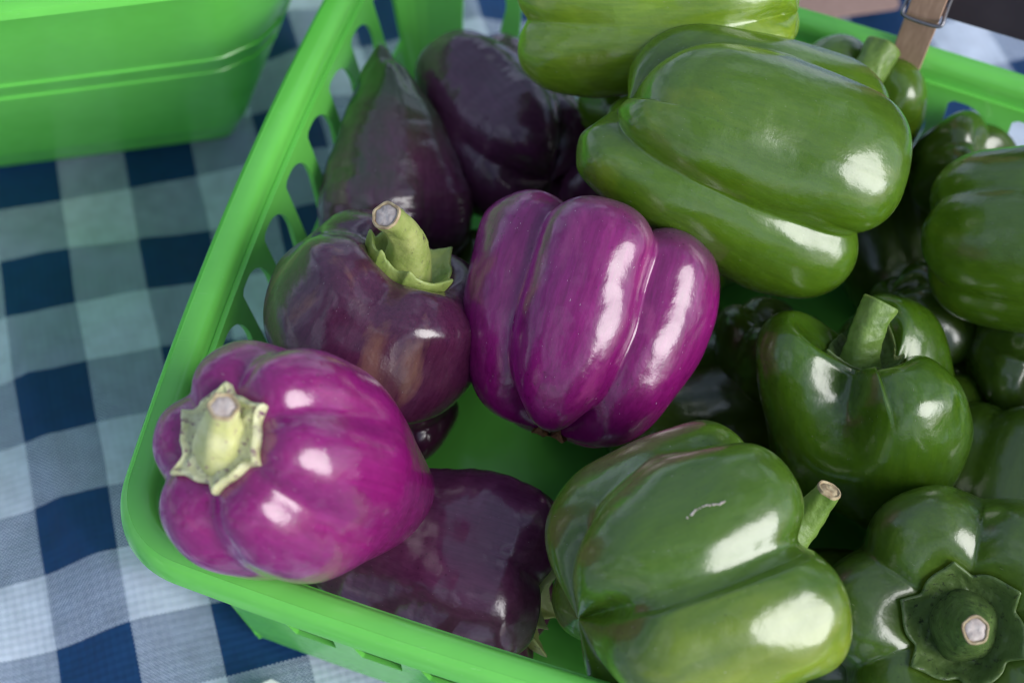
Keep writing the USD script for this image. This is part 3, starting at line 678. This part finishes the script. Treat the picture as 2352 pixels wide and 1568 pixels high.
if len(path) > 8:
    pa = np.array(path)[:, :3]; parts_ = []
    for a_, b_ in zip(pa[:-1], pa[1:]):
        if rg.random() < 0.8:
            e_ = trimesh.creation.icosphere(1, 1.0); ln = np.linalg.norm(b_ - a_); e_.apply_scale((rg.uniform(0.00018, 0.00042), rg.uniform(0.00018, 0.00042), ln * 0.75))
            e_.apply_transform(trimesh.geometry.align_vectors((0, 0, 1), (b_ - a_) / ln)); e_.apply_translation((a_ + b_) / 2); parts_.append(e_)
    part(t6, 'dry_scratch', trimesh.util.concatenate(parts_), CUT, smooth=True)
make('dark green pepper in the near right, seen straight onto its round ribbed stem end', (2215, 1440, 0.090), (2210, 1420, 0.010), 640, [15, 75, 140, 200, 260, 320], SK['g7b'], group=GG, b=0.8, pit=0.35, cS=0.15, cM=0.06, seed=87, sharp=0.08, wob=0.04, shoulder=0.72,
     calyx=dict(rc=0.0205, points=[0, 60, 125, 185, 245, 305], depth=0.15, thick=0.0016), stalk=dict(tip=(2240, 1445, 0.106), r0=0.0120, r1=0.0040, base=0.0135), mats=(CAL3, CAL3))
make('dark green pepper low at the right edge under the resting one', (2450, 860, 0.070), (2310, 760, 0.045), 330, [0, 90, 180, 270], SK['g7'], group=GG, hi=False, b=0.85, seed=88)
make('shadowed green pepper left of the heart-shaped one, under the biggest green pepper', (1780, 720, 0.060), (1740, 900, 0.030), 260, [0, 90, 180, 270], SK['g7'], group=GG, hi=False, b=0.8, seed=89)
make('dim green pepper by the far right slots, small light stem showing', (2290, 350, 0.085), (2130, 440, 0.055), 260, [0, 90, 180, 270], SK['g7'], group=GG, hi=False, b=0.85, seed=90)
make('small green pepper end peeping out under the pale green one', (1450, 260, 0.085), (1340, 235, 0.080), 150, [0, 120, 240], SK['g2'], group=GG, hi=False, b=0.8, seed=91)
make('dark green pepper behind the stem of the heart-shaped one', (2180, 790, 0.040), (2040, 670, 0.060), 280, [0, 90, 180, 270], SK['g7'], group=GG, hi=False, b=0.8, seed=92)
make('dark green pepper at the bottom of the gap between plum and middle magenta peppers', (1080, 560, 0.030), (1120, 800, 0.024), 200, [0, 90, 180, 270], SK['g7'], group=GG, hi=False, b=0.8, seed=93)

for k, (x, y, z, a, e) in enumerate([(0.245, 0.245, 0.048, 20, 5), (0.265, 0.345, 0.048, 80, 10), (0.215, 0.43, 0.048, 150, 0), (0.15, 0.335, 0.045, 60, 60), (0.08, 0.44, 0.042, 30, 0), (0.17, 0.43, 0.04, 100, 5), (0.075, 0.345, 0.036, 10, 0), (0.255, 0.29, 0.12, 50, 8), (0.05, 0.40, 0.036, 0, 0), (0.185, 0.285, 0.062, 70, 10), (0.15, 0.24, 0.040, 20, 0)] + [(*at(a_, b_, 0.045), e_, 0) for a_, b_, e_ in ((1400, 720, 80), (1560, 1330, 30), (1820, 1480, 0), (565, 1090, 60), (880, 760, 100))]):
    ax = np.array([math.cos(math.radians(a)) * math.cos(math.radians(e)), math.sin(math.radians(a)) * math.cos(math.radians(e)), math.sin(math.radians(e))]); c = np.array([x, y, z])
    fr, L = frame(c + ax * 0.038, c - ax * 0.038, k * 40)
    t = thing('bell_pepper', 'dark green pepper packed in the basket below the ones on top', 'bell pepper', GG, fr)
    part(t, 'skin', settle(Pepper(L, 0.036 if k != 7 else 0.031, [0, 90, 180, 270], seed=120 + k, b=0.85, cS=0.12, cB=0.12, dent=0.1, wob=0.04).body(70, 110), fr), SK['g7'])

# ------------------------------------------------------------------ clothespin, board, cards
def block(sz, r=0.0006):
    b = trimesh.creation.box(sz); v = b.vertices
    import manifold3d as m3d
    sp = trimesh.creation.icosphere(2, r)
    pts = np.concatenate([sp.vertices + np.sign(c) * (np.array(sz) / 2 - r) for c in v])
    return trimesh.convex.convex_hull(pts)


def tube(path, r, n=10):
    path = np.asarray(path, float); d = np.gradient(path, axis=0); d /= np.linalg.norm(d, axis=1)[:, None]
    x = np.cross(d, [0.21, 0.93, 0.3]); x /= np.linalg.norm(x, axis=1)[:, None]; y = np.cross(d, x)
    th = np.linspace(0, 2 * math.pi, n, endpoint=False)
    P = path[:, None] + r * (np.cos(th)[None, :, None] * x[:, None] + np.sin(th)[None, :, None] * y[:, None])
    f = grid_faces(len(path), n)[:, ::-1]
    m = trimesh.Trimesh(P.reshape(-1, 3), np.vstack([f[:, [0, 1, 2]], f[:, [0, 2, 3]]]), process=False)
    return m


# the far rim at the pin: a point on it and its outward normal
far = RIM.p[np.argmin([abs((((np.r_[q, H] - CAM) @ RT) / ((np.r_[q, H] - CAM) @ fw)) * FPX + CX - 2088) if q[1] > 0.33 else 1e9 for q in RIM.p])]
fi = np.argmin(np.linalg.norm(RIM.p - far, axis=1)); nrm = RIM.n[fi]; tang = np.array([nrm[1], -nrm[0]])      # tang: towards the right along the rim
pm = np.eye(4); pm[:2, 0] = tang; pm[:2, 1] = nrm; pm[:3, 3] = (*far, H)
pin = thing('clothespin', 'wooden spring clothespin clipped on the far rim, holding the dark board', 'clothespin', None, pm)
lean = trimesh.transformations.rotation_matrix(math.radians(2), (0, 1, 0)) @ trimesh.transformations.rotation_matrix(math.radians(9), (1, 0, 0))
for sgn in (-1, 1):
    g = block((0.0125, 0.0052, 0.085)); v = g.vertices
    g.apply_translation((0, sgn * 0.0050, 0.0)); g.apply_transform(trimesh.transformations.rotation_matrix(math.radians(sgn * 2.0), (1, 0, 0)))
    g.apply_translation((0.002, -0.0145 + sgn * 0.0028, 0.0225)); g.apply_transform(lean)
    part(pin, 'wooden_leg', g, WOOD, smooth=30)
t = np.linspace(0, 2 * math.pi * 4, 100)
coil = np.c_[np.linspace(-0.0062, 0.0062, 100), -0.0145 + 0.0028 * np.cos(t), 0.046 + 0.0028 * np.sin(t)]
loop = np.array([(-0.0076, -0.0145, 0.0465), (-0.0076, -0.0235, 0.0445), (-0.0074, -0.0262, 0.0435), (-0.0040, -0.0270, 0.0430), (0.004, -0.0270, 0.0430), (0.0074, -0.0262, 0.0435), (0.0076, -0.0235, 0.0445), (0.0076, -0.0145, 0.0465)])
loop = CubicSpline(np.arange(8), loop)(np.linspace(0, 7, 60))
for pth in (coil, loop):
    g = tube(pth + (0.002, 0, 0), 0.0008); g.apply_transform(lean); part(pin, 'spring', g, STEEL, smooth=True)
bd = thing('dark_board', 'dark blank board held upright above the far rim by the clothespin', 'board', None, pm)
g = block((0.16, 0.0024, 0.10)); g.apply_translation((0.088, -0.010, 0.073)); part(bd, 'panel', g, CHALK, smooth=30)

kq = at(2052, 50, 0.0); kd = np.array([[0.30, 0.0], [0, 0.2]])
kr = thing('kraft_card', 'pinkish brown card lying on the cloth behind the far rim', 'card')
pts = [at(2056, 60, 0)[:2], at(2018, -60, 0)[:2], at(1700, -160, 0)[:2], at(1640, -20, 0)[:2], at(1850, 90, 0)[:2]]
pg = Polygon(pts).convex_hull.buffer(-0.004).buffer(0.004)
g = trimesh.creation.extrude_polygon(pg, 0.0012, engine='earcut'); g.apply_translation((0, 0, 0.012)); part(kr, 'sheet', g, KRAFT, smooth=False)
wt = thing('white_tag', 'corner of a small white tag lying on the cloth below the near rim', 'tag')
pts = [at(628, 1580, 0)[:2], at(560, 1612, 0)[:2], at(620, 1740, 0)[:2], at(730, 1715, 0)[:2], at(690, 1610, 0)[:2]]
g = trimesh.creation.extrude_polygon(Polygon(pts).convex_hull.buffer(-0.001).buffer(0.001), 0.0015, engine='earcut'); g.apply_translation((0, 0, 0.008)); part(wt, 'sheet', g, WHITE, smooth=False)

# ------------------------------------------------------------------ the stall's canopy overhead: open in front and to the right
FAB = mat('canopy_fabric', {'tc': ('texture_coordinate', {}), 'n': ('noise_texture', {'scale': 3.0, 'detail': 4.0}), 'r': ('rgb_ramp', {'ramp': [(0.3, (0.62, 0.68, 0.80)), (0.7, (0.74, 0.79, 0.88))]}),
    'd': ('diffuse_bsdf', {}), 't': ('translucent_bsdf', {}), 'm': ('mix_closure', {'fac': 0.10})},
    [('tc.object', 'n.vector'), ('n.fac', 'r.fac'), ('r.color', 'd.color'), ('r.color', 't.color'), ('d.BSDF', 'm.closure1'), ('t.BSDF', 'm.closure2')], surface='m.closure')
cx, cy = np.meshgrid(np.linspace(-2.6, 0.6, 40), np.linspace(-0.45, 2.6, 40), indexing='ij')
cz = 2.05 + 0.35 * (1 - np.maximum(np.abs((cx + 1.0) / 1.6), np.abs((cy - 1.075) / 1.525))) + (meshkit.fbm(np.stack([cx, cy, 0 * cx], -1) * 2.0, 3, 4) - 0.5) * 0.06
cp = usdkit.mesh(stage, '/World/canopy', (np.stack([cx, cy, cz], -1).reshape(-1, 3), grid_faces(40, 40, False)), FAB, smooth=True)
data(cp.GetPrim(), kind='structure')
